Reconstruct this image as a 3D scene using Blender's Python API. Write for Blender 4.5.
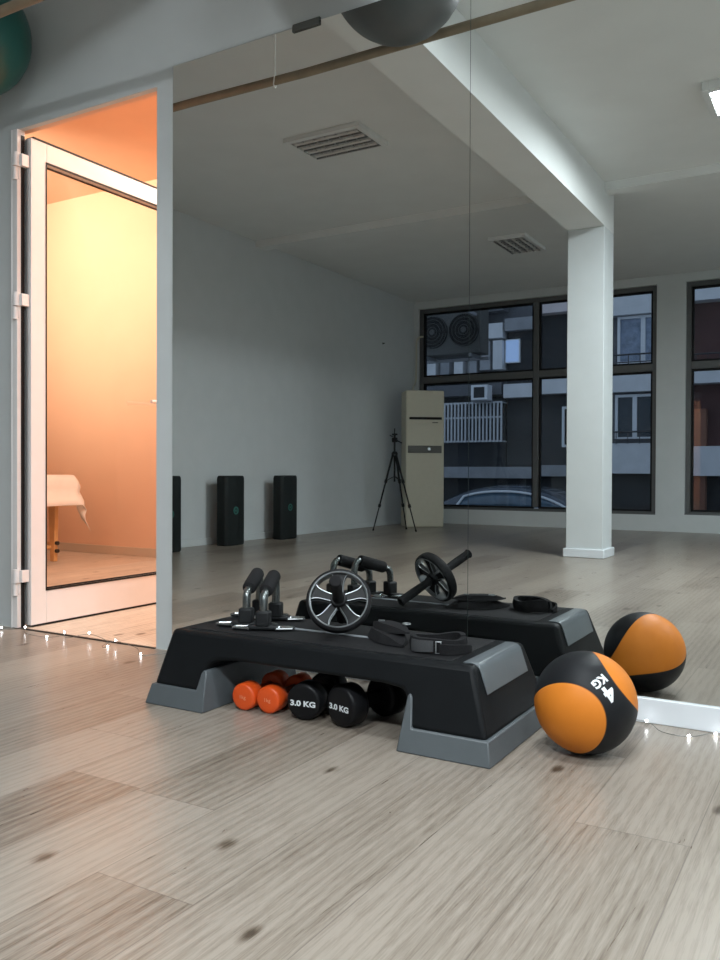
import bpy, bmesh, math, random
from math import sin, cos, pi, radians, sqrt, atan2
from mathutils import Vector, Matrix, Quaternion
random.seed(7)
SC = bpy.context.scene
for o in list(bpy.data.objects): bpy.data.objects.remove(o)
COL = SC.collection
V = Vector

# ------------------------------------------------------------------ camera
CAM_R = V((0.8629, 0.5053, 0.0040)); CAM_F = V((-0.5052, 0.8629, -0.0101)).normalized()
CAM_R = (CAM_R - CAM_F*CAM_R.dot(CAM_F)).normalized(); CAM_U = CAM_R.cross(CAM_F)
cam_data = bpy.data.cameras.new('camera'); cam = bpy.data.objects.new('camera', cam_data); COL.objects.link(cam)
cam.matrix_world = Matrix(((CAM_R.x, CAM_U.x, -CAM_F.x, 0.0), (CAM_R.y, CAM_U.y, -CAM_F.y, -2.2358),
                           (CAM_R.z, CAM_U.z, -CAM_F.z, 0.64), (0, 0, 0, 1)))
cam_data.sensor_fit = 'VERTICAL'; cam_data.sensor_height = 36.0; cam_data.sensor_width = 27.0
cam_data.lens = 842.44*36/960; cam_data.clip_start = 0.02; cam_data.clip_end = 200
SC.camera = cam

# ------------------------------------------------------------------ world and exposure
SC.view_settings.view_transform = 'Standard'; SC.view_settings.look = 'None'
SC.view_settings.gamma = 1.0; SC.view_settings.use_curve_mapping = False
SC.view_settings.exposure = 0.0
world = bpy.data.worlds.new('dusk'); SC.world = world; world.use_nodes = True
bg = world.node_tree.nodes['Background']
bg.inputs[0].default_value = (0.38, 0.46, 0.58, 1); bg.inputs[1].default_value = 1.12

# ------------------------------------------------------------------ the lamps' own light
LAMP_MAIN = 86.0       # W, each louvred ceiling light that is switched on
LAMP_WARM = 320.0       # W, spot in the orange room
def area_light(name, loc, sx, sy, power, color=(1, 1, 1), target=None, spread=None):
    L = bpy.data.lights.new(name, 'AREA'); L.shape = 'RECTANGLE'; L.size = sx; L.size_y = sy
    L.energy = power; L.color = color
    if spread: L.spread = spread
    o = bpy.data.objects.new(name, L); COL.objects.link(o); o.location = loc
    if target is not None:
        o.rotation_euler = (V(target)-V(loc)).to_track_quat('-Z', 'Y').to_euler()
    return o
LAMPS = ((-0.43, -2.91, 1.30), (-0.43, -0.95, 0.40), (1.55, -2.91, 1.10), (1.55, -0.95, 0.25))   # lit ceiling lights: x, y, share; outer row unseen, added to light room
for lx_, ly_, k_ in LAMPS:
    area_light('ceiling_lamp_light', (lx_, ly_, 2.729), 0.5, 0.34, LAMP_MAIN*k_, (0.88, 0.95, 1.0))
sp = bpy.data.lights.new('treatment_room_spot', 'SPOT'); sp.energy = LAMP_WARM; sp.color = (1.0, 0.90, 0.70)
sp.spot_size = radians(84); sp.spot_blend = 1.0; sp.shadow_soft_size = 0.06
spo = bpy.data.objects.new('treatment_room_spot', sp); COL.objects.link(spo); spo.location = (-4.85, 0.30, 2.52)
spo.rotation_euler = (V((-4.97, 2.36, 2.16))-V(spo.location)).to_track_quat('-Z', 'Y').to_euler()
area_light('treatment_room_light', (-2.35, 1.25, 2.70), 0.5, 0.5, 64.0, (1.0, 0.86, 0.73))

# ------------------------------------------------------------------ materials
def nt(name):
    m = bpy.data.materials.new(name); m.use_nodes = True
    return m, m.node_tree, m.node_tree.nodes['Principled BSDF']
def mat(name, col, rough=0.5, metal=0.0, noise=0.0, nscale=20.0, bump=0.0, bscale=80.0, spec=0.5, emit=None, estr=0.0, coat=0.0):
    m, t, p = nt(name); N = t.nodes; L = t.links
    p.inputs['Roughness'].default_value = rough; p.inputs['Metallic'].default_value = metal
    p.inputs['Specular IOR Level'].default_value = spec; p.inputs['Coat Weight'].default_value = coat
    tc = N.new('ShaderNodeTexCoord')
    nz = N.new('ShaderNodeTexNoise'); nz.inputs['Scale'].default_value = nscale; nz.inputs['Detail'].default_value = 4
    L.new(tc.outputs['Object'], nz.inputs['Vector'])
    cr = N.new('ShaderNodeValToRGB'); e = cr.color_ramp.elements
    e[0].position = 0.3; e[1].position = 0.7
    e[0].color = (*[c*(1-noise) for c in col], 1); e[1].color = (*[min(1, c*(1+noise)) for c in col], 1)
    L.new(nz.outputs['Fac'], cr.inputs['Fac']); L.new(cr.outputs['Color'], p.inputs['Base Color'])
    if bump > 0:
        n2 = N.new('ShaderNodeTexNoise'); n2.inputs['Scale'].default_value = bscale; n2.inputs['Detail'].default_value = 3
        L.new(tc.outputs['Object'], n2.inputs['Vector'])
        b = N.new('ShaderNodeBump'); b.inputs['Strength'].default_value = bump; b.inputs['Distance'].default_value = 0.002
        L.new(n2.outputs['Fac'], b.inputs['Height']); L.new(b.outputs['Normal'], p.inputs['Normal'])
    if emit:
        p.inputs['Emission Color'].default_value = (*emit, 1); p.inputs['Emission Strength'].default_value = estr
    return m
def glass_mat(name, tint, refl=1.0, rough=0.0):
    m = bpy.data.materials.new(name); m.use_nodes = True; t = m.node_tree; N = t.nodes; L = t.links
    N.remove(N['Principled BSDF']); out = N['Material Output']
    tr = N.new('ShaderNodeBsdfTransparent'); tr.inputs[0].default_value = (*tint, 1)
    gl = N.new('ShaderNodeBsdfGlossy'); gl.inputs['Roughness'].default_value = rough; gl.inputs[0].default_value = (0.95, 0.97, 1, 1)
    fr = N.new('ShaderNodeFresnel'); fr.inputs[0].default_value = 1.45
    mu = N.new('ShaderNodeMath'); mu.operation = 'MULTIPLY'; mu.inputs[1].default_value = refl; L.new(fr.outputs[0], mu.inputs[0])
    mx = N.new('ShaderNodeMixShader'); L.new(mu.outputs[0], mx.inputs[0]); L.new(tr.outputs[0], mx.inputs[1]); L.new(gl.outputs[0], mx.inputs[2])
    L.new(mx.outputs[0], out.inputs[0]); return m
def mirror_mat():
    m, t, p = nt('mirror_silver')
    p.inputs['Base Color'].default_value = (0.79, 0.815, 0.80, 1); p.inputs['Metallic'].default_value = 1.0
    p.inputs['Roughness'].default_value = 0.0
    return m
def floor_mat(name, ox=0.034, width=0.20, length=1.285, tone=1.0, contrast=1.0, rough=0.29):
    """oak laminate: boards along Y, random tone per board, streaky grain, knots, dark joints"""
    m, t, p = nt(name); N = t.nodes; L = t.links
    def math_(op, a, b=None, c=None):
        n = N.new('ShaderNodeMath'); n.operation = op
        for i, s in enumerate((a, b, c)):
            if s is None: continue
            if isinstance(s, (int, float)): n.inputs[i].default_value = s
            else: L.new(s, n.inputs[i])
        return n.outputs[0]
    tc = N.new('ShaderNodeTexCoord'); sx = N.new('ShaderNodeSeparateXYZ'); L.new(tc.outputs['Object'], sx.inputs[0])
    X = math_('DIVIDE', math_('ADD', sx.outputs[0], ox), width)
    row = math_('FLOOR', X); fx = math_('FRACT', X)
    wn = N.new('ShaderNodeTexWhiteNoise'); wn.noise_dimensions = '1D'; L.new(row, wn.inputs['W'])
    Yc = math_('ADD', math_('DIVIDE', sx.outputs[1], length), math_('MULTIPLY', wn.outputs['Value'], 7.3))
    colm = math_('FLOOR', Yc); fy = math_('FRACT', Yc)
    cb = N.new('ShaderNodeCombineXYZ'); L.new(row, cb.inputs[0]); L.new(colm, cb.inputs[1])
    w2 = N.new('ShaderNodeTexWhiteNoise'); w2.noise_dimensions = '2D'; L.new(cb.outputs[0], w2.inputs['Vector'])
    board = w2.outputs['Value']
    # grain coordinates, shifted per board
    gx = math_('ADD', sx.outputs[0], math_('MULTIPLY', board, 37.0)); gy = math_('ADD', sx.outputs[1], math_('MULTIPLY', board, 91.0))
    def gvec(kx, ky):
        c = N.new('ShaderNodeCombineXYZ'); L.new(math_('MULTIPLY', gx, kx), c.inputs[0]); L.new(math_('MULTIPLY', gy, ky), c.inputs[1]); return c.outputs[0]
    def noise(vec, detail=4, rough_=0.6, dist=0.0):
        n = N.new('ShaderNodeTexNoise'); n.inputs['Scale'].default_value = 1.0; n.inputs['Detail'].default_value = detail
        n.inputs['Roughness'].default_value = rough_; n.inputs['Distortion'].default_value = dist; L.new(vec, n.inputs['Vector']); return n.outputs['Fac']
    fine = noise(gvec(330, 14), 3, 0.6, 0.5); mid = noise(gvec(30, 2.4), 5, 0.68, 2.6); broad = noise(gvec(9, 1.0), 3, 0.5, 0.8); patch = noise(gvec(2.5, 0.8), 2, 0.5, 0.5)
    # cathedral rings
    wv = N.new('ShaderNodeTexWave'); wv.wave_type = 'BANDS'; wv.bands_direction = 'X'; wv.inputs['Scale'].default_value = 1.0
    wv.inputs['Distortion'].default_value = 9.0; wv.inputs['Detail'].default_value = 2; wv.inputs['Detail Scale'].default_value = 0.6
    L.new(gvec(14, 0.9), wv.inputs['Vector'])
    # knots
    vo = N.new('ShaderNodeTexVoronoi'); vo.voronoi_dimensions = '2D'; vo.inputs['Scale'].default_value = 1.0; L.new(gvec(5.2, 2.6), vo.inputs['Vector'])
    kn = N.new('ShaderNodeMapRange'); kn.inputs['From Min'].default_value = 0.02; kn.inputs['From Max'].default_value = 0.085
    kn.inputs['To Min'].default_value = 1.0; kn.inputs['To Max'].default_value = 0.0; L.new(vo.outputs['Distance'], kn.inputs['Value'])
    sepc = N.new('ShaderNodeSeparateColor'); L.new(vo.outputs['Color'], sepc.inputs[0])
    knot = math_('MULTIPLY', kn.outputs[0], math_('GREATER_THAN', sepc.outputs[0], 0.62))
    g = math_('ADD', math_('MULTIPLY', fine, 0.50), math_('ADD', math_('MULTIPLY', mid, 0.34), math_('ADD', math_('MULTIPLY', broad, 0.26), math_('ADD', math_('MULTIPLY', wv.outputs['Fac'], 0.10), math_('MULTIPLY', patch, 0.12)))))
    g = math_('ADD', g, math_('MULTIPLY', math_('SUBTRACT', 0.30, math_('POWER', board, 3.0)), 0.20*contrast))
    g = math_('SUBTRACT', g, math_('MULTIPLY', knot, 0.34))
    cr = N.new('ShaderNodeValToRGB'); E = cr.color_ramp.elements
    E[0].position = 0.36; E[0].color = (0.120*tone, 0.088*tone, 0.062*tone, 1)
    E[1].position = 0.78; E[1].color = (0.57*tone, 0.495*tone, 0.412*tone, 1)
    e = E.new(0.49); e.color = (0.270*tone, 0.216*tone, 0.166*tone, 1)
    e = E.new(0.60); e.color = (0.410*tone, 0.345*tone, 0.277*tone, 1)
    L.new(g, cr.inputs['Fac'])
    # joints
    jx = math_('LESS_THAN', math_('MULTIPLY', math_('MINIMUM', fx, math_('SUBTRACT', 1.0, fx)), width), 0.0011)
    jy = math_('LESS_THAN', math_('MULTIPLY', math_('MINIMUM', fy, math_('SUBTRACT', 1.0, fy)), length), 0.0011)
    j = math_('MAXIMUM', jx, jy)
    mx = N.new('ShaderNodeMix'); mx.data_type = 'RGBA'; L.new(math_('MULTIPLY', j, 0.55), mx.inputs['Factor'])
    L.new(cr.outputs['Color'], mx.inputs['A']); mx.inputs['B'].default_value = (0.10, 0.08, 0.065, 1)
    L.new(mx.outputs['Result'], p.inputs['Base Color'])
    L.new(math_('ADD', rough-0.06, math_('MULTIPLY', mid, 0.14)), p.inputs['Roughness'])
    b = N.new('ShaderNodeBump'); b.inputs['Strength'].default_value = 0.12; b.inputs['Distance'].default_value = 0.001
    L.new(math_('SUBTRACT', fine, math_('MULTIPLY', j, 1.5)), b.inputs['Height']); L.new(b.outputs['Normal'], p.inputs['Normal'])
    return m

M = {}
M['floor'] = floor_mat('oak_laminate', tone=0.52)
M['floor_in'] = floor_mat('pale_laminate', tone=1.25, contrast=0.3, rough=0.4)
M['wall'] = mat('painted_wall', (0.57, 0.605, 0.61), 0.75, noise=0.02, nscale=6, bump=0.05, bscale=120)
M['ceil'] = mat('painted_ceiling', (0.74, 0.76, 0.75), 0.8, noise=0.02, nscale=4)
M['orange_wall'] = mat('orange_wall', (0.82, 0.525, 0.36), 0.7, noise=0.02, nscale=5)
M['trim'] = mat('white_trim', (0.66, 0.70, 0.73), 0.4)
M['beige_trim'] = mat('beige_trim', (0.55, 0.46, 0.36), 0.5)
M['mirror'] = mirror_mat()
M['glass_edge'] = mat('glass_edge', (0.10, 0.13, 0.125), 0.15)
M['alu_white'] = mat('white_aluminium', (0.82, 0.80, 0.79), 0.32, noise=0.01)
M['alu_grey'] = mat('grey_aluminium', (0.30, 0.31, 0.31), 0.4, metal=0.2, noise=0.03)
M['win_frame'] = mat('window_frame_grey', (0.105, 0.11, 0.112), 0.45, noise=0.03)
M['gasket'] = mat('black_gasket', (0.012, 0.012, 0.012), 0.6, spec=0.22)
M['glass'] = glass_mat('window_glass', (0.86, 0.90, 0.94), 0.8)
M['door_glass'] = glass_mat('door_glass', (0.97, 0.98, 0.98), 0.22)
M['steel'] = mat('brushed_steel', (0.62, 0.62, 0.60), 0.28, metal=1.0, noise=0.05)
M['black'] = mat('black_plastic', (0.013, 0.014, 0.015), 0.52, noise=0.1, bump=0.25, bscale=400, spec=0.22)
M['step_black'] = mat('step_black_plastic', (0.008, 0.009, 0.010), 0.45, noise=0.08, bump=0.18, bscale=600, spec=0.10)
M['step_grey'] = mat('step_grey_plastic', (0.078, 0.090, 0.097), 0.5, noise=0.04, bump=0.1, bscale=500)
M['silver'] = mat('silver_panel', (0.115, 0.132, 0.142), 0.33, metal=0.2, noise=0.03)
M['stripe'] = mat('grey_stripe', (0.24, 0.26, 0.28), 0.4)
M['rubber'] = mat('black_rubber', (0.012, 0.012, 0.013), 0.65, noise=0.1, bump=0.2, bscale=300, spec=0.16)
M['foam'] = mat('black_foam', (0.014, 0.014, 0.015), 0.85, noise=0.15, bump=0.4, bscale=500, spec=0.16)
M['gunmetal'] = mat('gunmetal', (0.16, 0.175, 0.175), 0.25, metal=0.85, noise=0.04)
M['chrome'] = mat('chrome', (0.62, 0.66, 0.68), 0.18, metal=1.0)
M['rim'] = mat('rim_silver', (0.30, 0.32, 0.33), 0.3, metal=0.7)
M['fabric'] = mat('black_fabric', (0.010, 0.010, 0.011), 0.9, noise=0.3, nscale=300, bump=0.6, bscale=500, spec=0.22)
M['grey_fabric'] = mat('grey_fabric', (0.055, 0.057, 0.060), 0.7, noise=0.1, nscale=200, bump=0.3, bscale=500, spec=0.22)
M['db_orange'] = mat('orange_vinyl', (0.72, 0.085, 0.012), 0.30, noise=0.03)
M['db_orange_dk'] = mat('orange_vinyl_core', (0.50, 0.055, 0.010), 0.35)
M['db_black'] = mat('black_vinyl', (0.008, 0.008, 0.009), 0.38, noise=0.05, spec=0.16)
M['white_print'] = mat('white_print', (0.72, 0.76, 0.78), 0.5)
M['pale_print'] = mat('pale_orange_print', (0.85, 0.38, 0.22), 0.5)
M['grey_print'] = mat('grey_print', (0.35, 0.36, 0.36), 0.5)
M['wood_bar'] = mat('wooden_pole', (0.25, 0.195, 0.13), 0.5, noise=0.15, nscale=14)
M['cord'] = mat('white_cord', (0.75, 0.74, 0.70), 0.8)
M['teal'] = mat('teal_vinyl', (0.012, 0.095, 0.080), 0.35, noise=0.03)
M['grey_ball'] = mat('grey_vinyl', (0.10, 0.105, 0.105), 0.38, noise=0.03)
M['block'] = mat('black_block', (0.014, 0.018, 0.018), 0.6, noise=0.08, bump=0.2, bscale=200, spec=0.22)
M['teal_print'] = mat('teal_print', (0.02, 0.12, 0.10), 0.6)
M['ac'] = mat('air_con_cream', (0.60, 0.58, 0.47), 0.45, noise=0.02)
M['ac_dark'] = mat('air_con_dark', (0.10, 0.10, 0.09), 0.4)
M['lamp_white'] = mat('lamp_housing', (0.72, 0.74, 0.73), 0.4)
M['louvre'] = mat('lamp_louvre', (0.34, 0.35, 0.35), 0.35, metal=0.15)
M['tray'] = mat('lamp_tray', (0.34, 0.345, 0.34), 0.45)
M['tube_off'] = mat('lamp_tube_off', (0.60, 0.60, 0.58), 0.35)
M['tube_on'] = mat('lamp_tube_on', (0.9, 0.9, 0.9), 0.4, emit=(0.90, 0.97, 1.0), estr=14.0)
M['bulb'] = mat('fairy_bulb', (0.9, 0.9, 0.9), 0.3, emit=(0.95, 0.97, 1.0), estr=22.0)
M['wire'] = mat('fairy_wire', (0.16, 0.17, 0.16), 0.4, metal=0.5)
M['sheet'] = mat('white_sheet', (0.88, 0.84, 0.80), 0.85, noise=0.04, nscale=12)
M['beech'] = mat('beech_wood', (0.62, 0.34, 0.13), 0.45, noise=0.12, nscale=10)
# outdoors
M['asphalt'] = mat('asphalt', (0.05, 0.052, 0.055), 0.85, noise=0.2, nscale=8)
M['facade'] = mat('facade_grey', (0.13, 0.135, 0.15), 0.85, noise=0.12, nscale=1.5)
M['facade_dark'] = mat('facade_dark', (0.028, 0.030, 0.035), 0.8, noise=0.2, nscale=1.5)
M['facade_brown'] = mat('facade_brown', (0.10, 0.045, 0.042), 0.8, noise=0.2, nscale=2)
M['band'] = mat('balcony_band', (0.74, 0.75, 0.77), 0.8, noise=0.08, nscale=3)
M['band_pink'] = mat('balcony_pink', (0.72, 0.63, 0.62), 0.8, noise=0.08, nscale=3)
M['concrete'] = mat('concrete', (0.33, 0.34, 0.36), 0.85, noise=0.15, nscale=2.5)
M['pvc'] = mat('pvc_white', (0.80, 0.82, 0.85), 0.4)
M['curtain'] = mat('blue_curtain', (0.28, 0.34, 0.44), 0.9, noise=0.25, nscale=9)
M['dark_pane'] = mat('dark_pane', (0.03, 0.045, 0.06), 0.12, noise=0.2, nscale=3)
M['lit_pane'] = mat('lit_pane', (0.5, 0.6, 0.8), 0.3, emit=(0.36, 0.55, 0.95), estr=0.42)
M['orange_reflection'] = mat('orange_reflection', (0.26, 0.12, 0.08), 0.8, noise=0.1, nscale=3)  # colour of a painted-in glass reflection, not masonry
M['rail'] = mat('painted_rail', (0.05, 0.05, 0.055), 0.5)
M['grille'] = mat('white_grille', (0.62, 0.64, 0.67), 0.5)
M['cond'] = mat('condenser_case', (0.10, 0.10, 0.095), 0.6, noise=0.05)
M['car'] = mat('car_paint', (0.045, 0.06, 0.085), 0.25, metal=0.4, coat=0.6)
M['car_glass'] = mat('car_glass', (0.07, 0.12, 0.17), 0.08, noise=0.3, nscale=4, spec=0.9)

def ball_mat():
    """black and orange rubber in the two interlocking dog-bone panels of the ball, object space"""
    m, t, p = nt('medicine_ball_rubber'); N = t.nodes; L = t.links
    tc = N.new('ShaderNodeTexCoord'); nv = N.new('ShaderNodeVectorMath'); nv.operation = 'NORMALIZE'; L.new(tc.outputs['Object'], nv.inputs[0])
    s = N.new('ShaderNodeSeparateXYZ'); L.new(nv.outputs[0], s.inputs[0])
    def m_(op, a, b):
        n = N.new('ShaderNodeMath'); n.operation = op
        for i, v in enumerate((a, b)):
            if isinstance(v, (int, float)): n.inputs[i].default_value = v
            else: L.new(v, n.inputs[i])
        return n.outputs[0]
    x2 = m_('MULTIPLY', s.outputs[0], s.outputs[0]); y2 = m_('MULTIPLY', s.outputs[1], s.outputs[1])
    z2 = m_('MULTIPLY', s.outputs[2], s.outputs[2])
    zz = m_('MULTIPLY', s.outputs[2], m_('ADD', m_('MULTIPLY', z2, 0.55), -0.45))
    fz = m_('ADD', m_('SUBTRACT', x2, y2), zz)
    k = N.new('ShaderNodeMapRange'); k.inputs['From Min'].default_value = -0.012; k.inputs['From Max'].default_value = 0.012; L.new(fz, k.inputs['Value'])
    nz = N.new('ShaderNodeTexNoise'); nz.inputs['Scale'].default_value = 30; L.new(tc.outputs['Object'], nz.inputs['Vector'])
    ao = N.new('ShaderNodeMix'); ao.data_type = 'RGBA'; ao.inputs['A'].default_value = (0.58, 0.175, 0.016, 1); ao.inputs['B'].default_value = (0.65, 0.205, 0.022, 1)
    L.new(nz.outputs['Fac'], ao.inputs['Factor'])
    mx = N.new('ShaderNodeMix'); mx.data_type = 'RGBA'; L.new(k.outputs[0], mx.inputs['Factor'])
    L.new(ao.outputs['Result'], mx.inputs['A']); mx.inputs['B'].default_value = (0.008, 0.009, 0.011, 1)
    L.new(mx.outputs['Result'], p.inputs['Base Color']); p.inputs['Roughness'].default_value = 0.5; p.inputs['Specular IOR Level'].default_value = 0.25
    ab = m_('ABSOLUTE', fz, 0.0)
    g = N.new('ShaderNodeMapRange'); g.inputs['From Min'].default_value = 0.0; g.inputs['From Max'].default_value = 0.05; L.new(ab, g.inputs['Value'])
    n3 = N.new('ShaderNodeTexNoise'); n3.inputs['Scale'].default_value = 500; L.new(tc.outputs['Object'], n3.inputs['Vector'])
    b = N.new('ShaderNodeBump'); b.inputs['Strength'].default_value = 0.35; b.inputs['Distance'].default_value = 0.002
    L.new(m_('ADD', g.outputs[0], m_('MULTIPLY', n3.outputs['Fac'], 0.25)), b.inputs['Height']); L.new(b.outputs['Normal'], p.inputs['Normal'])
    return m
M['ball'] = ball_mat()

# ------------------------------------------------------------------ mesh helpers
class MB:
    def __init__(self): self.bm = bmesh.new()
    def _new(self, vs, fs):
        v = [self.bm.verts.new(p) for p in vs]
        for f in fs:
            try: self.bm.faces.new([v[i] for i in f])
            except ValueError: pass
        return v
    def box(self, lo, hi):
        x0, y0, z0 = lo; x1, y1, z1 = hi
        if x0 > x1: x0, x1 = x1, x0
        if y0 > y1: y0, y1 = y1, y0
        if z0 > z1: z0, z1 = z1, z0
        self._new([(x0,y0,z0),(x1,y0,z0),(x1,y1,z0),(x0,y1,z0),(x0,y0,z1),(x1,y0,z1),(x1,y1,z1),(x0,y1,z1)],
                  [(0,3,2,1),(4,5,6,7),(0,1,5,4),(1,2,6,5),(2,3,7,6),(3,0,4,7)]); return self
    def obox(self, c, ax, ay, az, sx, sy, sz):
        c = V(c); ax = V(ax).normalized(); ay = V(ay).normalized(); az = V(az).normalized()
        P = [c+ax*(i*sx/2)+ay*(j*sy/2)+az*(k*sz/2) for k in (-1,1) for j in (-1,1) for i in (-1,1)]
        self._new(P, [(0,2,3,1),(4,5,7,6),(0,1,5,4),(1,3,7,5),(3,2,6,7),(2,0,4,6)]); return self
    def ring_loft(self, rings, cap=True, closed=False):
        n = len(rings[0]); vs = [[self.bm.verts.new(p) for p in r] for r in rings]
        R = len(rings); last = R if closed else R-1
        for i in range(last):
            a, b = vs[i], vs[(i+1) % R]
            for j in range(n): self.bm.faces.new((a[j], a[(j+1)%n], b[(j+1)%n], b[j]))
        if cap and not closed:
            self.bm.faces.new(vs[0][::-1]); self.bm.faces.new(vs[-1])
        return self
    def tube(self, pts, r, seg=10, closed=False, cap=True):
        pts = [V(p) for p in pts]; n = len(pts); rs = r if isinstance(r, (list, tuple)) else [r]*n
        rings = []; prev = None
        for i, p in enumerate(pts):
            if closed: d = pts[(i+1)%n]-pts[i-1]
            else: d = pts[min(i+1, n-1)]-pts[max(i-1, 0)]
            d.normalize()
            if prev is None:
                up = V((0,0,1)) if abs(d.z) < 0.9 else V((1,0,0)); a = d.cross(up).normalized()
            else: a = (prev-d*prev.dot(d)).normalized()
            prev = a; b = d.cross(a)
            rings.append([p+a*(rs[i]*cos(2*pi*k/seg))+b*(rs[i]*sin(2*pi*k/seg)) for k in range(seg)])
        return self.ring_loft(rings, cap, closed)
    def lathe(self, prof, c=(0,0,0), axis=(0,0,1), seg=32):
        """prof: list of (radius, height) along axis from c; radius 0 closes"""
        ax = V(axis).normalized(); up = V((0,0,1)) if abs(ax.z) < 0.9 else V((1,0,0))
        a = ax.cross(up).normalized(); b = ax.cross(a); c = V(c); rows = []
        for r, h in prof:
            if r <= 1e-7: rows.append([self.bm.verts.new(c+ax*h)])
            else: rows.append([self.bm.verts.new(c+ax*h+a*(r*cos(2*pi*k/seg))+b*(r*sin(2*pi*k/seg))) for k in range(seg)])
        for i in range(len(rows)-1):
            p, q = rows[i], rows[i+1]
            for k in range(seg):
                k2 = (k+1)%seg
                if len(p) == 1 and len(q) == 1: continue
                if len(p) == 1: self.bm.faces.new((p[0], q[k2], q[k]))
                elif len(q) == 1: self.bm.faces.new((p[k], p[k2], q[0]))
                else: self.bm.faces.new((p[k], p[k2], q[k2], q[k]))
        return self
    def prism(self, poly, fn0, fn1):
        """poly of 2D points; fn0/fn1 map a 2D point to the two end positions"""
        n = len(poly); a = [self.bm.verts.new(fn0(*p)) for p in poly]; b = [self.bm.verts.new(fn1(*p)) for p in poly]
        self.bm.faces.new(a[::-1]); self.bm.faces.new(b)
        for i in range(n): self.bm.faces.new((a[i], a[(i+1)%n], b[(i+1)%n], b[i]))
        return self
    def build(self, name, m, parent=None, bevel=0.0, bseg=2, smooth=35, origin=None):
        bmesh.ops.recalc_face_normals(self.bm, faces=self.bm.faces[:])
        me = bpy.data.meshes.new(name)
        if origin is None and parent is None and len(self.bm.verts):
            zs = [v.co.z for v in self.bm.verts]; xs = [v.co.x for v in self.bm.verts]; ys = [v.co.y for v in self.bm.verts]
            origin = V(((min(xs)+max(xs))/2, (min(ys)+max(ys))/2, min(zs)))
        if origin is None: origin = V((0,0,0))
        origin = V(origin)
        for v in self.bm.verts: v.co -= origin
        self.bm.to_mesh(me); self.bm.free(); me.materials.append(m)
        for p in me.polygons: p.use_smooth = True
        me.set_sharp_from_angle(angle=radians(smooth))
        o = bpy.data.objects.new(name, me); COL.objects.link(o); o.location = origin
        if parent is not None: o.parent = parent
        if bevel > 0:
            bv = o.modifiers.new('edge_round', 'BEVEL'); bv.width = bevel; bv.segments = bseg; bv.limit_method = 'ANGLE'; bv.angle_limit = radians(30)
        return o
def tag(o, label=None, cat=None, group=None, kind=None):
    if label: o['label'] = label
    if cat: o['category'] = cat
    if group: o['group'] = group
    if kind: o['kind'] = kind
    return o
def thing(name, loc, label, cat, group=None, rz=0.0):
    o = bpy.data.objects.new(name, None); COL.objects.link(o); o.location = loc; o.rotation_euler = (0,0,rz); o.empty_display_size = 0.05
    return tag(o, label, cat, group)
def structure(name, mb, m, label=None, **k):
    o = mb.build(name, m, origin=V((0,0,0)), **k); o['kind'] = 'structure'
    if label: o['label'] = label; o['category'] = name.split('_')[0]
    return o
def copy_tree(o, parent=None):
    c = o.copy(); COL.objects.link(c); c.parent = parent
    for ch in list(o.children): copy_tree(ch, c)
    return c
def text_mesh(s, size, bold=0.0, spacing=1.0):
    cu = bpy.data.curves.new('lettering', 'FONT'); cu.body = s; cu.size = size; cu.align_x = 'CENTER'; cu.align_y = 'CENTER'
    cu.offset = bold; cu.resolution_u = 4; cu.space_character = spacing
    t = bpy.data.objects.new('lettering_tmp', cu); COL.objects.link(t)
    dg = bpy.context.evaluated_depsgraph_get(); me = bpy.data.meshes.new_from_object(t.evaluated_get(dg))
    bpy.data.objects.remove(t); bpy.data.curves.remove(cu); return me
def lettering(items, mapping, m, parent, name='lettering', sub=0.004):
    """items: (text, size, cx, cy, bold, sx); mapping: (u, v) -> position in parent's space"""
    bm = bmesh.new()
    for s, size, cx, cy, bold, sx in items:
        me = text_mesh(s, size, bold); b2 = bmesh.new(); b2.from_mesh(me); bpy.data.meshes.remove(me)
        bmesh.ops.triangulate(b2, faces=b2.faces[:])
        for _ in range(4):
            es = [e for e in b2.edges if e.calc_length() > sub]
            if not es: break
            bmesh.ops.subdivide_edges(b2, edges=es, cuts=1); bmesh.ops.triangulate(b2, faces=b2.faces[:])
        mp = {}
        for v in b2.verts: mp[v] = bm.verts.new(mapping(v.co.x*sx+cx, v.co.y+cy))
        for f in b2.faces:
            try: bm.faces.new([mp[v] for v in f.verts])
            except ValueError: pass
        b2.free()
    me = bpy.data.meshes.new(name); bm.to_mesh(me); bm.free(); me.materials.append(m)
    o = bpy.data.objects.new(name, me); COL.objects.link(o); o.parent = parent
    return o
def arc(c, r, a0, a1, n, ax, ay):
    c = V(c); ax = V(ax); ay = V(ay)
    return [c+ax*(r*cos(a0+(a1-a0)*i/n))+ay*(r*sin(a0+(a1-a0)*i/n)) for i in range(n+1)]
def smoothpath(pts, n=6):
    pts = [V(p) for p in pts]; out = []
    for i in range(len(pts)-1):
        p0 = pts[max(i-1,0)]; p1 = pts[i]; p2 = pts[i+1]; p3 = pts[min(i+2,len(pts)-1)]
        for k in range(n):
            t = k/n
            out.append(0.5*((2*p1)+(p2-p0)*t+(2*p0-5*p1+4*p2-p3)*t*t+(3*p1-p0-3*p2+p3)*t**3))
    out.append(pts[-1]); return out

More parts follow.
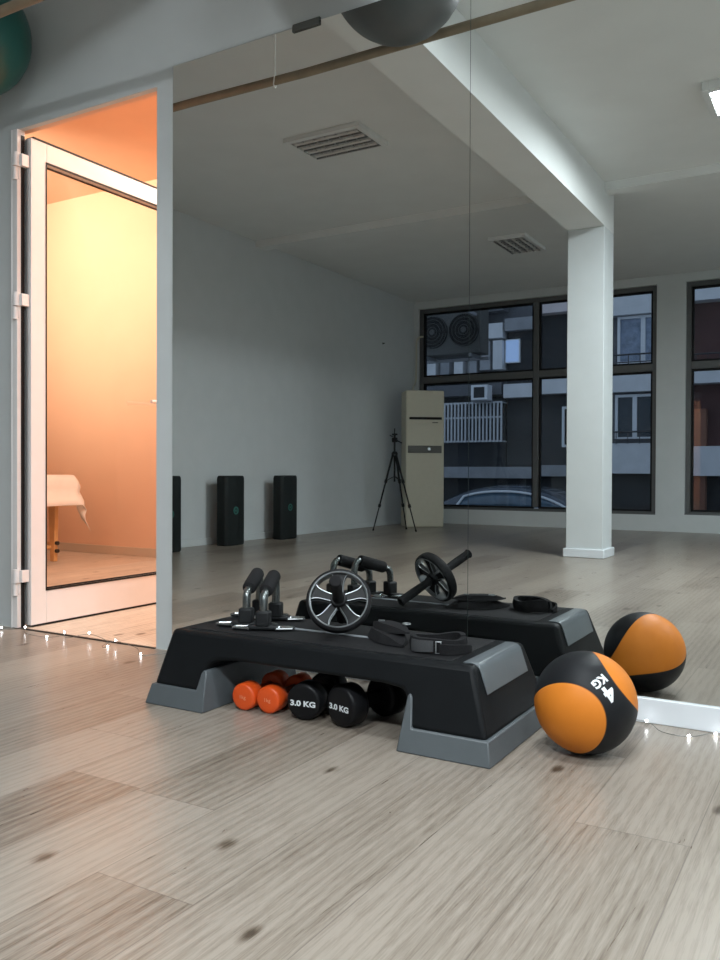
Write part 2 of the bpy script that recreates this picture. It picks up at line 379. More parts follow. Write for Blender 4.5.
# ================================================================== SETTING
XL, XR, YW, H = -4.82, 2.6, -7.33, 2.78          # left wall, right wall, window wall, ceiling
BX0, BX1, BZ = -1.875, -1.600, 2.463              # long beam
CY0, CY1 = -4.055, -4.33                         # pillar / cross beam
DX0, DX1, DZ = -2.945, -2.160, 2.012             # doorway
structure('floor', MB().box((XL-0.1, YW-0.1, -0.10), (XR+0.1, 0.0, 0.0)), M['floor'])
structure('floor_inner', MB().box((-7.2, 0.0, -0.10), (-1.4, 2.7, 0.0)), M['floor_in'])
structure('ceiling', MB().box((XL-0.1, YW-0.1, H), (XR+0.1, 0.12, H+0.12)), M['ceil'])
structure('wall_left', MB().box((XL-0.12, YW-0.12, 0), (XL, 0.0, H)), M['wall'])
structure('wall_right', MB().box((XR, YW-0.12, 0), (XR+0.12, 0.12, H)), M['wall'])
w = MB(); w.box((XL-0.12, 0.006, 0), (DX0, 0.03, H)); w.box((DX1, 0.006, 0), (XR, 0.03, H)); w.box((DX0, 0.006, DZ), (DX1, 0.03, H))
structure('wall_back', w, M['wall'])
# window wall with two openings
W1 = (-4.80+0.04, -1.862, 0.180, 2.69); W2 = (-1.562, 0.9, 0.19, 2.69)
w = MB(); T0, T1 = YW-0.22, YW
w.box((XL, T0, 0), (W1[0], T1, H)); w.box((W1[1], T0, 0), (W2[0], T1, H)); w.box((W2[1], T0, 0), (XR, T1, H))
for a in (W1, W2): w.box((a[0], T0, 0), (a[1], T1, a[2])); w.box((a[0], T0, a[3]), (a[1], T1, H))
structure('wall_front', w, M['wall'])
structure('beam_long', MB().box((BX0, CY1, BZ), (BX1, 0.0, H)), M['ceil'])
b = MB(); b.box((XL, -4.185, 2.718), (BX0, CY0, H)); b.box((BX1, -4.185, 2.718), (XR, CY0, H))
structure('beam_cross', b, M['ceil'])
structure('column', MB().box((BX0, CY1, 0), (BX1, CY0, BZ)), M['wall'], bevel=0.004)
b = MB(); b.box((BX0-0.018, CY1-0.018, 0), (BX1+0.018, CY0+0.018, 0.068))
structure('trim_1', b, M['trim'], bevel=0.006)
structure('baseboard_left', MB().box((XL, YW, 0), (XL+0.012, 0.0, 0.06)), M['wall'], bevel=0.003)
structure('baseboard_back', MB().box((-2.05, -0.010, 0), (XR, 0.006, 0.062)), M['trim'], bevel=0.002)
# orange treatment room
w = MB(); w.box((-7.2, 2.36, 0), (-1.4, 2.46, H)); structure('wall_inner_back', w, M['orange_wall'])
structure('wall_inner_left', MB().box((-7.2, 0.03, 0), (-7.1, 2.36, H)), M['orange_wall'])
structure('wall_inner_right', MB().box((-1.5, 0.03, 0), (-1.4, 2.36, H)), M['orange_wall'])
structure('wall_inner_front', (lambda q: (q.box((-7.1, 0.03, 0), (DX0, 0.055, H)), q.box((DX1, 0.03, 0), (-1.5, 0.055, H)), q.box((DX0, 0.03, DZ), (DX1, 0.055, H)), q)[-1])(MB()), M['orange_wall'])
structure('ceiling_inner', MB().box((-7.2, 0.12, H), (-1.4, 2.46, H+0.1)).box((-7.2, 0.03, H-0.002), (-1.4, 0.12, H+0.001)), M['orange_wall'])
structure('baseboard_inner', MB().box((-7.1, 2.346, 0), (-1.5, 2.36, 0.065)), M['beige_trim'], bevel=0.003)
structure('trim_2', MB().box((DX0, -0.004, 0.0), (DX1, 0.012, 0.0025)), M['gasket'])

# ---- glazed door, opened at right angles into the treatment room
door = thing('door_1', (-2.905, 0.03, 0), 'open white aluminium door with one tall glass pane leading to orange room', 'door'); door['kind'] = 'structure'
def loc(mb_o, root): mb_o.location = V(mb_o.location)-V(root.location); return mb_o
fr = MB(); fr.box((-2.945, -0.004, 0), (-2.908, 0.034, DZ)); fr.box((-2.945, -0.006, 0), (-2.938, 0.0, DZ))
loc(fr.build('door_frame', M['alu_white'], door, bevel=0.002), door)
LX0, LX1, LY0, LY1 = -2.925, -2.880, 0.040, 0.885
lf = MB()
lf.box((LX0, LY0, 0.008), (LX1, LY0+0.077, 1.985)); lf.box((LX0, LY1-0.077, 0.008), (LX1, LY1, 1.985))
lf.box((LX0, LY0+0.077, 0.008), (LX1, LY1-0.077, 0.142)); lf.box((LX0, LY0+0.077, 1.908), (LX1, LY1-0.077, 1.985))
leaf = loc(lf.build('door_leaf', M['alu_white'], door, bevel=0.002), door)
def sub(mb, name, m, bevel=0.0, **k):
    o = mb.build(name, m, leaf, bevel=bevel, **k); return o
def inleaf(o): return o
inleaf(sub(MB().box((-2.906, LY0+0.077, 0.142), (-2.900, LY1-0.077, 1.908)), 'glass_pane', M['door_glass']))
g = MB()
for a in (LX0-0.0005, LX1+0.0005):
    g.box((a-0.002, LY0+0.075, 0.142), (a+0.002, LY1-0.075, 0.149)); g.box((a-0.002, LY0+0.075, 1.901), (a+0.002, LY1-0.075, 1.908))
g.box((LX0+0.006, LY0+0.01, 1.985), (LX1+0.0015, LY1, 1.992)); g.box((LX0+0.006, LY0+0.01, 0.001), (LX1+0.0015, LY1, 0.008))
g.box((LX1-0.001, LY0+0.072, 0.142), (LX1+0.0022, LY0+0.077, 1.908))
inleaf(sub(g, 'gasket', M['gasket']))
e = MB(); e.box((LX0+0.002, LY0-0.003, 0.012), (LX0+0.018, LY0+0.001, 1.98)); e.box((LX0+0.024, LY0-0.006, 0.012), (LX0+0.030, LY0+0.001, 1.98))
inleaf(sub(e, 'edge_profile', M['alu_grey']))
hd = MB(); hd.obox((LX1+0.006, 0.846, 0.952), (1,0,0), (0,1,0), (0,0,1), 0.012, 0.032, 0.15)
hd.tube(smoothpath([(LX1+0.01, 0.846, 0.965), (LX1+0.045, 0.846, 0.965), (LX1+0.052, 0.828, 0.965), (LX1+0.052, 0.665, 0.962)], 5), 0.009, 10)
inleaf(sub(hd, 'handle', M['alu_white'], 0.002))
for z in (1.86, 1.30, 0.185):
    hg = MB(); hg.lathe([(0,0),(0.011,0),(0.011,0.05),(0,0.05)], (-2.917, -0.006, z-0.052), seg=14)
    hg.lathe([(0,0),(0.013,0),(0.013,0.055),(0,0.055)], (-2.909, -0.008, z), seg=14)
    hg.box((-2.930, 0.0, z-0.048), (-2.905, 0.010, z-0.004)); hg.box((-2.915, 0.002, z+0.002), (-2.885, 0.036, z+0.05))
    inleaf(sub(hg, 'hinge', M['alu_white'], 0.001))
g = MB(); g.box((-2.9085, 0.014, 0.0), (-2.905, 0.030, 1.99)); loc(g.build('seal_strip', M['gasket'], door), door)

# ---- windows
def window(name, a, mull, label):
    r = thing(name, ((a[0]+a[1])/2, YW-0.10, a[2]), label, 'window'); r['kind'] = 'structure'
    x0, x1, z0, z1 = a; y0, y1 = YW-0.13, YW-0.045; t = 0.05
    f = MB(); f.box((x0, y0, z0), (x0+t, y1, z1)); f.box((x1-t, y0, z0), (x1, y1, z1)); f.box((x0+t, y0, z0), (x1-t, y1, z0+0.03)); f.box((x0+t, y0, z1-t), (x1-t, y1, z1))
    edges = [x0+t]
    for mx in mull: f.box((mx-0.032, y0, z0+t), (mx+0.032, y1, z1-t)); edges += [mx-0.032, mx+0.032]
    edges.append(x1-t)
    zt0, zt1 = 1.755, 1.835
    for i in range(0, len(edges), 2): f.box((edges[i], y0, zt0), (edges[i+1], y1, zt1))
    fo = loc(f.build('window_frame', M['win_frame'], r, bevel=0.004), r)
    for i in range(0, len(edges), 2):
        for (c, d) in ((z0+0.03, zt0), (zt1, z1-t)):
            loc(MB().box((edges[i], YW-0.092, c), (edges[i+1], YW-0.086, d)).build('pane', M['glass'], r), r)
            s = MB(); q = 0.022
            s.box((edges[i], YW-0.11, c), (edges[i]+q, YW-0.07, d)); s.box((edges[i+1]-q, YW-0.11, c), (edges[i+1], YW-0.07, d))
            s.box((edges[i]+q, YW-0.11, c), (edges[i+1]-q, YW-0.07, c+q)); s.box((edges[i]+q, YW-0.11, d-q), (edges[i+1]-q, YW-0.07, d))
            loc(s.build('sash', M['gasket'], r), r)
    sl = MB().box((x0-0.0, YW-0.045, z0-0.0), (x1, YW+0.0, z0+0.012)); loc(sl.build('window_sill', M['win_frame'], r), r)
window('window_1', W1, [-3.235], 'wide grey framed window behind the white pillar')
window('window_2', W2, [-0.32], 'grey framed window at the end of the window wall')

# ================================================================== MIRROR
MZ0, MZ1 = 0.0625, 2.0625
def mirror(x0, x1, label):
    r = thing('wall_mirror', ((x0+x1)/2, 0.0, MZ0), label, 'mirror'); r['kind'] = 'thing'
    loc(MB().box((x0, 0.0, MZ0), (x1, 0.0008, MZ1)).build('mirror_face', M['mirror'], r), r)
    e = MB(); e.box((x0, 0.0009, MZ0), (x1, 0.0058, MZ1)); loc(e.build('glass_edge', M['glass_edge'], r), r)
    return r
mirror(-2.078, -0.9508, 'tall wall mirror panel nearest the doorway, seamed at its other edge')
mirror(-0.9492, 0.55, 'tall wall mirror panel behind the orange and black ball')
c = MB(); c.box((-1.565, -0.006, 2.047), (-1.461, 0.0, 2.066)); c.box((-1.565, -0.004, 2.066), (-1.461, 0.0055, 2.072))
tag(c.build('mirror_clip', M['gunmetal'], bevel=0.001), 'dark metal clip on the top edge of the mirror', 'clip')

# ================================================================== RAIL AND EXERCISE BALLS above
RY, RZ, RR = -0.42, 2.143, 0.0165
rail = thing('hanging_rail', (-1.0, RY, RZ), 'wooden pole hung on white cords above the mirror', 'rail')
loc(MB().tube([(-3.9, RY, RZ+0.02), (-2.35, RY, RZ+0.014), (-1.8, RY, RZ+0.004), (-0.3, RY, RZ+0.012), (1.2, RY, RZ+0.012)], RR, 14).build('pole', M['wood_bar'], rail), rail)
def cordloop(x):
    mb = MB(); z = RZ
    pts = [(x-0.012, RY, H)] + [(x-0.012, RY-RR-0.001, z+0.02)] + [(x-0.006, RY-0.9*RR, z-0.012), (x, RY, z-RR-0.003), (x+0.006, RY+0.9*RR, z-0.012)] + [(x+0.012, RY+RR+0.001, z+0.02), (x+0.012, RY, H)]
    mb.tube(pts, 0.0028, 6); return loc(mb.build('cord', M['cord'], rail), rail)
for x in (-3.6, -1.945, -0.2, 1.0): cordloop(x)
def exercise_ball(x, R, m, label):
    dz = sqrt((R+RR)**2-(abs(RY)-R)**2); zc = RZ+dz+0.002
    mb = MB(); prof = [(R*sin(pi*i/40), -R*cos(pi*i/40)) for i in range(41)]; prof[0] = (0,-R); prof[-1] = (0,R)
    q = []
    for r_, h_ in prof:
        k = 1.0 - (0.006 if abs(((h_/R)*9) % 1-0.5) < 0.16 else 0); q.append((r_*k, h_))
    mb.lathe(q, (0,0,0), (1,0.15,0.25), 56)
    o = mb.build('exercise_ball', m, origin=V((0,0,0)), smooth=60); o.location = (x, -R-0.001, zc)
    o2 = MB().lathe([(0,R-0.004),(0.012,R-0.002),(0.013,R+0.001),(0.006,R+0.003),(0,R+0.003)], (0,0,0), (1,0.15,0.25), 16).build('valve_plug', M['cord'], o)
    return tag(o, label, 'ball', 'exercise balls on the rail')
exercise_ball(-1.305, 0.225, M['grey_ball'], 'large grey exercise ball resting on the wooden pole over the mirror')
exercise_ball(-2.90, 0.225, M['teal'], 'large teal exercise ball resting on the wooden pole beside the doorway')

# ================================================================== AEROBIC STEP
step = thing('aerobic_step', (-1.177, -0.32, 0), 'long black aerobic step with grey feet loaded with small training gear by mirror', 'step platform')
ZT = 0.20
def yf(z): return -0.531 + 0.056*(z/ZT)
def yb(z): return -0.098 - 0.045*(z/ZT)
body = [(-1.665,0.05),(-1.506,0.05),(-1.494,0.115),(-1.470,0.132),(-1.40,0.138),(-0.96,0.138),(-0.905,0.132),(-0.890,0.115),(-0.872,0.05),(-0.684,0.05),(-0.734,ZT),(-1.634,ZT)]
pb = MB().prism(body, lambda x,z: (x, yf(z), z), lambda x,z: (x, yb(z), z)).build('platform', M['step_black'], step, bevel=0.011, bseg=3); loc(pb, step)
tr = MB().box((-1.60, -0.445, ZT-0.001), (-0.80, -0.165, ZT+0.0012))
loc(tr.build('tread', M['rubber'], step, bevel=0.0006), step)
def foot(poly):
    def f0(x, z): return (x, yf(z)-0.005, z)
    def f1(x, z): return (x, yb(z)+0.005, z)
    return loc(MB().prism(poly, f0, f1).build('foot', M['step_grey'], step, bevel=0.003), step)
f1_ = foot([(-1.680,0.0),(-1.474,0.0),(-1.484,0.098),(-1.488,0.106),(-1.496,0.106),(-1.501,0.098),(-1.510,0.053),(-1.669,0.053)])
f2_ = foot([(-0.668,0.0),(-0.898,0.0),(-0.886,0.120),(-0.884,0.126),(-0.878,0.126),(-0.874,0.118),(-0.866,0.053),(-0.679,0.053)])
prof = [(-0.770,0.2005),(-0.748,0.2005),(-0.7385,0.1985),(-0.7325,0.193),(-0.729,0.186),(-0.7115,0.135)]
pout = [(-0.770,0.2035),(-0.748,0.2040),(-0.7365,0.2015),(-0.7295,0.195),(-0.7255,0.187),(-0.7085,0.1355)]
poly = prof+pout[::-1]
loc(MB().prism(poly, lambda x,z: (x,-0.448,z), lambda x,z: (x,-0.176,z)).build('end_panel', M['silver'], step, bevel=0.0012), step)
r_ = MB().box((-1.45,-0.314,ZT+0.0005), (-1.07,-0.299,ZT+0.003)); loc(r_.build('inlay_stripe', M['stripe'], step), step)
tb = MB(); tb.lathe([(0,0),(0.008,0.0),(0.008,0.004),(0,0.004)], (-0.752,-0.4735,0.178), (0.0,-1,0.2), 14); loc(tb.build('button', M['step_grey'], step), step)

# ================================================================== PUSH-UP BARS
AXB = V((-0.40, 0.917, 0)).normalized(); FT = V((AXB.y, -AXB.x, 0))
def pushup(front, label):
    L = 0.155; f = V(front); mid = f+AXB*(L/2)
    r = thing('push_up_bar', mid, label, 'push-up bar', 'push-up bars on the step')
    Z = V((0,0,1)); c0 = f-mid; c1 = c0+AXB*L; h0, h1, rr = 0.100, 0.132, 0.024; TD = (AXB*L+Z*(h1-h0)).normalized(); TU = (Z-TD*Z.dot(TD)).normalized()
    path = smoothpath([c0+Z*0.02, c0+Z*(h0-0.030), c0+Z*(h0-0.008)+AXB*0.007, c0+Z*h0+AXB*0.024, c0+Z*(h0+(h1-h0)*0.5)+AXB*(L*0.5), c1+Z*h1-AXB*0.026, c1+Z*(h1-0.010)-AXB*0.007, c1+Z*(h1-0.034), c1+Z*0.02], 6)
    MB().tube(path, 0.0115, 14).build('frame', M['gunmetal'], r)
    ga = c0+Z*(h0+0.002)+AXB*0.026; gb = c1+Z*(h1+0.001)-AXB*0.020; d = (gb-ga)
    MB().tube([ga, ga+d*0.02, ga+d*0.06, ga+d*0.5, ga+d*0.94, ga+d*0.98, gb], [0.0135,0.0185,0.0200,0.0205,0.0200,0.0185,0.0135], 18).build('grip', M['foam'], r)
    for c in (c0, c1):
        s = MB(); s.obox(c+Z*0.030, FT, AXB, Z, 0.040, 0.036, 0.044); s.build('socket', M['black'], r, bevel=0.006)
        ft = MB()
        ft.obox(c+Z*0.007, FT, AXB, Z, 0.085, 0.034, 0.012)
        fo = ft.build('foot', M['black'], r, bevel=0.004)
        for sgn in (-1, 1):      # open trapezoid tips edged in metal
            tp = MB(); b0 = c+FT*(sgn*0.040)+Z*0.0055; b1 = c+FT*(sgn*0.083)+Z*0.0055
            loop = [b0-AXB*0.019, b1-AXB*0.010, b1+AXB*0.010, b0+AXB*0.019]
            for i in range(3): tp.tube([loop[i], loop[i+1]], 0.0042, 8)
            tp.tube([loop[0], loop[3]], 0.0036, 8); tp.build('metal_tip', M['chrome'], fo)
            MB().obox(c+FT*(sgn*0.060)+Z*0.003, FT, AXB, Z, 0.036, 0.020, 0.005).build('pad', M['rubber'], fo)
    return r
PB = V((-1.400, -0.368, ZT+0.0032))
pushup(PB, 'push-up bar on the step closest to the spoked exercise wheel')
pushup(PB-FT*0.060+AXB*0.046, 'push-up bar at the end of the step towards the doorway')

# ================================================================== AB WHEEL
az, th = radians(-62), radians(27); WR = 0.0885
AX = V((cos(az)*cos(th), sin(az)*cos(th), sin(th)))
WC = V((-1.195, -0.305, ZT+0.0042+WR*cos(th)+0.017*sin(th)))
wheel = thing('ab_wheel', (WC.x, WC.y, ZT+0.003), 'black ab roller wheel with five silver-edged spokes leaning on its handle', 'exercise wheel')
rel = lambda p: V(p)-V(wheel.location)
wu = AX.cross(V((0,0,1))).normalized(); wv_ = wu.cross(AX)
c0 = rel(WC)
MB().lathe([(0.076,-0.015),(0.082,-0.017),(0.0868,-0.013),(0.0885,-0.006),(0.0885,0.006),(0.0868,0.013),(0.082,0.017),(0.076,0.015),(0.076,-0.015)], c0, AX, 72).build('tyre', M['rubber'], wheel)
MB().lathe([(0.0755,0.0165),(0.0785,0.0180),(0.0795,0.0172),(0.0795,-0.0172),(0.0785,-0.0180),(0.0755,-0.0165),(0.0755,0.0165)], c0, AX, 72).build('rim', M['rim'], wheel)
hub = MB(); hub.lathe([(0,-0.022),(0.020,-0.022),(0.022,-0.018),(0.022,0.018),(0.020,0.022),(0,0.022)], c0, AX, 32); hub.build('hub', M['black'], wheel)
def wp(r, a, h=0.0): return c0+wu*(r*cos(a))+wv_*(r*sin(a))+AX*h
for k in range(5):
    a0 = pi/2+k*2*pi/5+0.0
    outline = []
    for s in (-1, 1):
        side = [wp(0.018+0.059*t, a0+s*(0.42*(1-t)**2.0*0.9+0.10+0.20*t**2.2), 0.0) for t in [i/8 for i in range(9)]]
        outline.append(side)
    sp_ = MB()
    ring = outline[0]+outline[1][::-1]
    n = len(ring)
    A = [sp_.bm.verts.new(p-AX*0.006) for p in ring]; B = [sp_.bm.verts.new(p+AX*0.006) for p in ring]
    for i in range(8):
        sp_.bm.faces.new((A[i], A[i+1], A[n-2-i], A[n-1-i])); sp_.bm.faces.new((B[i], B[i+1], B[n-2-i], B[n-1-i]))
    for i in range(n): sp_.bm.faces.new((A[i], A[(i+1)%n], B[(i+1)%n], B[i]))
    so = sp_.build('spoke', M['black'], wheel)
    ed = MB()
    for side in outline:
        ed.tube([p+AX*0.008 for p in side], 0.0015, 6); ed.tube([p-AX*0.008 for p in side], 0.0015, 6)
    ed.build('silver_edge', M['rim'], so)
HL = (WC.z-ZT-0.0045-0.0145*cos(th))/sin(th)
HL = min(max(HL, 0.12), 0.16)
for s in (-1, 1):
    p0, p1 = c0+AX*(s*0.022), c0+AX*(s*HL); d = p1-p0
    MB().tube([p0, p0+d*0.03, p0+d*0.08, p0+d*0.12, p0+d*0.55, p0+d*0.93, p0+d*0.97, p1],
              [0.012, 0.016, 0.016, 0.0125, 0.0145, 0.0140, 0.0165, 0.0135], 18).build('handle', M['foam'], wheel)

# ================================================================== STRAPS
def band_loop(mb, c, rx, ry, rot, z0, h, t, a0, a1, n=40, tilt=0.0):
    rings = []
    for i in range(n+1):
        a = a0+(a1-a0)*i/n; ca, sa = cos(a), sin(a)
        rad = V((ca*ry, sa*rx, 0)).normalized()
        p = V((ca*rx, sa*ry, 0)); R_ = Matrix.Rotation(rot, 3, 'Z'); p = R_ @ p; rad = R_ @ rad
        zz = z0+0.002*sin(3*a)
        hh = h*(1+0.10*sin(2*a+0.6))
        rings.append([c+p+rad*(t/2)+V((0,0,zz)), c+p+rad*(t*0.75)+V((0,0,zz+hh*0.5)), c+p+rad*(t/2)+V((0,0,zz+hh)), c+p-rad*(t/2)+V((0,0,zz+hh*0.98)), c+p-rad*(t*0.3)+V((0,0,zz+hh*0.5)), c+p-rad*(t/2)+V((0,0,zz))])
    mb.ring_loft(rings, cap=abs(a1-a0) < 2*pi-0.01, closed=False)
cuff = thing('ankle_cuff', (-0.878, -0.352, ZT+0.002), 'black padded ankle cuff curled in a loop near the silver end panel of step', 'strap')
mb = MB(); band_loop(mb, V((0,0,0)), 0.062, 0.044, radians(28), 0.001, 0.034, 0.013, radians(0), radians(352)); mb.build('band', M['fabric'], cuff)
mb = MB(); band_loop(mb, V((0,0,0)), 0.0715, 0.0535, radians(28), 0.004, 0.027, 0.004, radians(205), radians(258), 14); mb.build('grey_webbing', M['grey_fabric'], cuff)
mb = MB(); a = radians(268); R_ = Matrix.Rotation(radians(28), 3, 'Z')
pc = R_ @ V((cos(a)*0.074, sin(a)*0.057, 0)); pt_ = R_ @ V((1,0,0)); pn = R_ @ V((0,-1,0))
lp = [pc+pt_*0.006+V((0,0,0.003)), pc+pt_*0.006+V((0,0,0.031)), pc-pt_*0.006+V((0,0,0.031)), pc-pt_*0.006+V((0,0,0.003))]
mb.tube(lp, 0.0018, 8, closed=True); mb.build('buckle', M['rim'], cuff)
mb = MB()
tail = smoothpath([R_ @ V((0.0, -0.058, 0.014)), R_ @ V((0.035, -0.060, 0.012)), R_ @ V((0.066, -0.040, 0.009)), R_ @ V((0.080, -0.008, 0.006))], 6)
rings = []
for i, p in enumerate(tail):
    d = (tail[min(i+1,len(tail)-1)]-tail[max(i-1,0)]).normalized(); nrm = V((d.y,-d.x,0)).normalized(); wdt = 0.012*(1-0.6*(i/(len(tail)-1))**3)
    zc = max(p.z, wdt+0.001)
    rings.append([V((p.x,p.y,zc-wdt))+nrm*0.003, V((p.x,p.y,zc+wdt))+nrm*0.003, V((p.x,p.y,zc+wdt))-nrm*0.003, V((p.x,p.y,zc-wdt))-nrm*0.003])
mb.ring_loft(rings); mb.build('strap_tail', M['fabric'], cuff)

flat = thing('wrist_strap', (-1.045, -0.305, ZT), 'flat black wrist strap with pointed ends lying beside the spoked wheel', 'strap')
def lens_pad(mb, c, d, L, Wd, z0, t, lift=0.0):
    c = V(c); d = V(d).normalized(); n_ = V((-d.y, d.x, 0)); rings = []
    for i in range(25):
        s = -1+2*i/24; wd = Wd*max(0.06, (1-abs(s)**2.6)); z = z0+lift*(abs(s)**2)
        tt = t*max(0.25, (1-abs(s)**3))
        rings.append([c+d*(s*L)+n_*wd+V((0,0,z)), c+d*(s*L)+n_*(wd*0.7)+V((0,0,z+tt)), c+d*(s*L)-n_*(wd*0.7)+V((0,0,z+tt)), c+d*(s*L)-n_*wd+V((0,0,z))])
    mb.ring_loft(rings)
mb = MB(); lens_pad(mb, (0,0,0), (0.76,-0.65,0), 0.108, 0.044, 0.0036, 0.024); mb.build('pad', M['fabric'], flat)
mb = MB(); lens_pad(mb, (0.006,0.006,0.0), (0.86,-0.50,0), 0.088, 0.030, 0.0270, 0.018, 0.004); mb.build('band', M['fabric'], flat)
mb = MB(); mb.tube(arc((0.052,0.006,0.0470), 0.010, 0, 2*pi-0.3, 14, (0.88,0.48,0), (-0.48,0.88,0)), 0.0018, 8); mb.build('ring', M['rim'], flat)
mb = MB(); mb.obox((-0.030,0.022,0.0455), (0.97,0.25,0), (-0.25,0.97,0), (0,0,1), 0.016, 0.008, 0.003); mb.build('buckle', M['rim'], flat)

# ================================================================== DUMBBELLS
def dumbbell(front, direction, R, LH, gap, m, mh, label, grp, letters, lm):
    d = V((direction[0], direction[1], 0)).normalized(); f = V((front[0], front[1], 0)); Lt = 2*LH+gap
    r = thing('dumbbell', f+d*(Lt/2), label, 'dumbbell', grp)
    base = -d*(Lt/2)+V((0,0,R))
    for s0 in (0.0, LH+gap):
        q = R*0.16
        MB().lathe([(0,0.0015),(R*0.70,0.0),(R-q*1.3,0.001),(R-q*0.5,q*0.35),(R,q*1.1),(R,LH-q*1.1),(R-q*0.5,LH-q*0.35),(R-q*1.3,LH),(0,LH)], base+d*s0, d, 40).build('head', m, r, smooth=50)
    MB().lathe([(R*0.36,0),(R*0.40,gap*0.5),(R*0.36,gap)], base+d*LH, d, 24).build('handle', mh, r)
    right = d.cross(V((0,0,1)))
    lettering(letters, lambda u, v: base - d*0.0006 + right*u + V((0,0,1))*v, lm, r)
    return r
LB = [('3.0 KG', 0.0190, 0.0005, -0.004, 0.0008, 1.32)]
dumbbell((-1.402,-0.458), (-0.05,1), 0.0362, 0.052, 0.085, M['db_orange'], M['db_orange_dk'], 'orange dumbbell under the step closest to the grey foot', 'orange dumbbells', [('1kg', 0.014, 0, 0.0, 0.0, 1.1)], M['pale_print'])
dumbbell((-1.327,-0.449), (-0.05,1), 0.0362, 0.052, 0.085, M['db_orange'], M['db_orange_dk'], 'orange dumbbell under the step touching a black 3.0 KG dumbbell', 'orange dumbbells', [('1kg', 0.014, 0, 0.0, 0.0, 1.1)], M['pale_print'])
dumbbell((-1.212,-0.452), (-0.14,1), 0.0480, 0.058, 0.075, M['db_black'], M['db_black'], 'black 3.0 KG dumbbell beside the orange dumbbells under the step', 'black dumbbells', LB, M['white_print'])
dumbbell((-1.103,-0.452), (0.30,1), 0.0530, 0.060, 0.08, M['db_black'], M['db_black'], 'black 3.0 KG dumbbell under the step farthest from the orange ones', 'black dumbbells', LB, M['white_print'])

# ================================================================== MEDICINE BALL
BR = 0.1149; BC = V((-0.5245, -0.3159, BR))
mb = MB(); mb.lathe([(0,-BR)]+[(BR*sin(pi*i/48), -BR*cos(pi*i/48)) for i in range(1,48)]+[(0,BR)], (0,0,0), (0,0,1), 80)
ball = mb.build('medicine_ball', M['ball'], origin=V((0,0,0)), smooth=80)
tocam = (V((0,-2.2358,0.64))-BC).normalized(); vr = V((0,0,1)).cross(tocam).normalized(); vu = tocam.cross(vr)
pole = (tocam*0.88+vr*0.43+vu*0.20).normalized()              # middle of the black panel's waist
lx = (vr*0.66-vu*0.75); lx = (lx-pole*lx.dot(pole)).normalized(); ly = pole.cross(lx)
ball.matrix_world = Matrix(((lx.x,ly.x,pole.x,BC.x),(lx.y,ly.y,pole.y,BC.y),(lx.z,ly.z,pole.z,BC.z),(0,0,0,1)))
tag(ball, 'black and orange medicine ball marked 4 KG on the floor beside the step', 'ball')
def onball(u, v):       # local: text up = +x (along the band), text right = -y rotated accordingly
    R_ = BR+0.0006; a = v/BR; b = u/BR
    # up along +x, right along direction  (screen: lower left)
    p = V((sin(a)*cos(b), -sin(b), cos(a)*cos(b)))
    return p*R_
lettering([('4', 0.046, 0.0, 0.0, 0.0022, 1.05), ('KG', 0.026, 0.0, -0.031, 0.0012, 1.05)], onball, M['white_print'], ball)

# ================================================================== FAIRY LIGHTS
def fairy(label, pts, bulbs, name='fairy_lights'):
    c = V((sum(p[0] for p in pts)/len(pts), sum(p[1] for p in pts)/len(pts), 0))
    r = thing(name, c, label, 'string lights')
    MB().tube([p-c for p in smoothpath(pts, 5)], 0.0009, 5).build('wire', M['wire'], r)
    for b in bulbs:
        R_ = 0.0034; p = V(b)-c; p.z = max(p.z, R_+0.0005)
        MB().lathe([(0,-R_)]+[(R_*sin(pi*i/10), -R_*cos(pi*i/10)) for i in range(1,10)]+[(0,R_)], p, (0,0,1), 12).build('bulb', M['bulb'], r)
fl_b = [(-2.93,-0.06,0.012), (-2.82,-0.035,0.020), (-2.655,-0.066,0.005), (-2.60,-0.030,0.022), (-2.47,-0.024,0.030), (-2.315,-0.078,0.005), (-2.30,-0.055,0.026), (-2.12,-0.110,0.006)]
pts = [(-3.25,-0.02,0.003)]
for i, b_ in enumerate(fl_b):
    pts.append((b_[0], b_[1]+0.002, max(0.0015, b_[2]-0.005)))
    if i < len(fl_b)-1:
        n_ = fl_b[i+1]; pts.append(((b_[0]+n_[0])/2, (b_[1]+n_[1])/2+0.045*(-1)**i, 0.003+0.010*(i%2)))
pts += [(-2.05,-0.045,0.004), (-1.90,-0.03,0.003), (-1.70,-0.035,0.003)]
fairy('string of tiny white lights on the floor along the door threshold', pts, fl_b)
fr_b = [(-0.445,-0.040,0.014), (-0.337,-0.084,0.005), (-0.283,-0.036,0.006)]
pts = [(-0.62,-0.03,0.003), (-0.52,-0.022,0.004), (-0.445,-0.036,0.011), (-0.40,-0.078,0.003), (-0.337,-0.082,0.003), (-0.30,-0.040,0.004), (-0.283,-0.030,0.004), (-0.22,-0.05,0.003), (-0.1,-0.03,0.003), (0.1,-0.05,0.003)]
fairy('string of tiny white lights on the floor beside the ball along white trim', pts, fr_b)

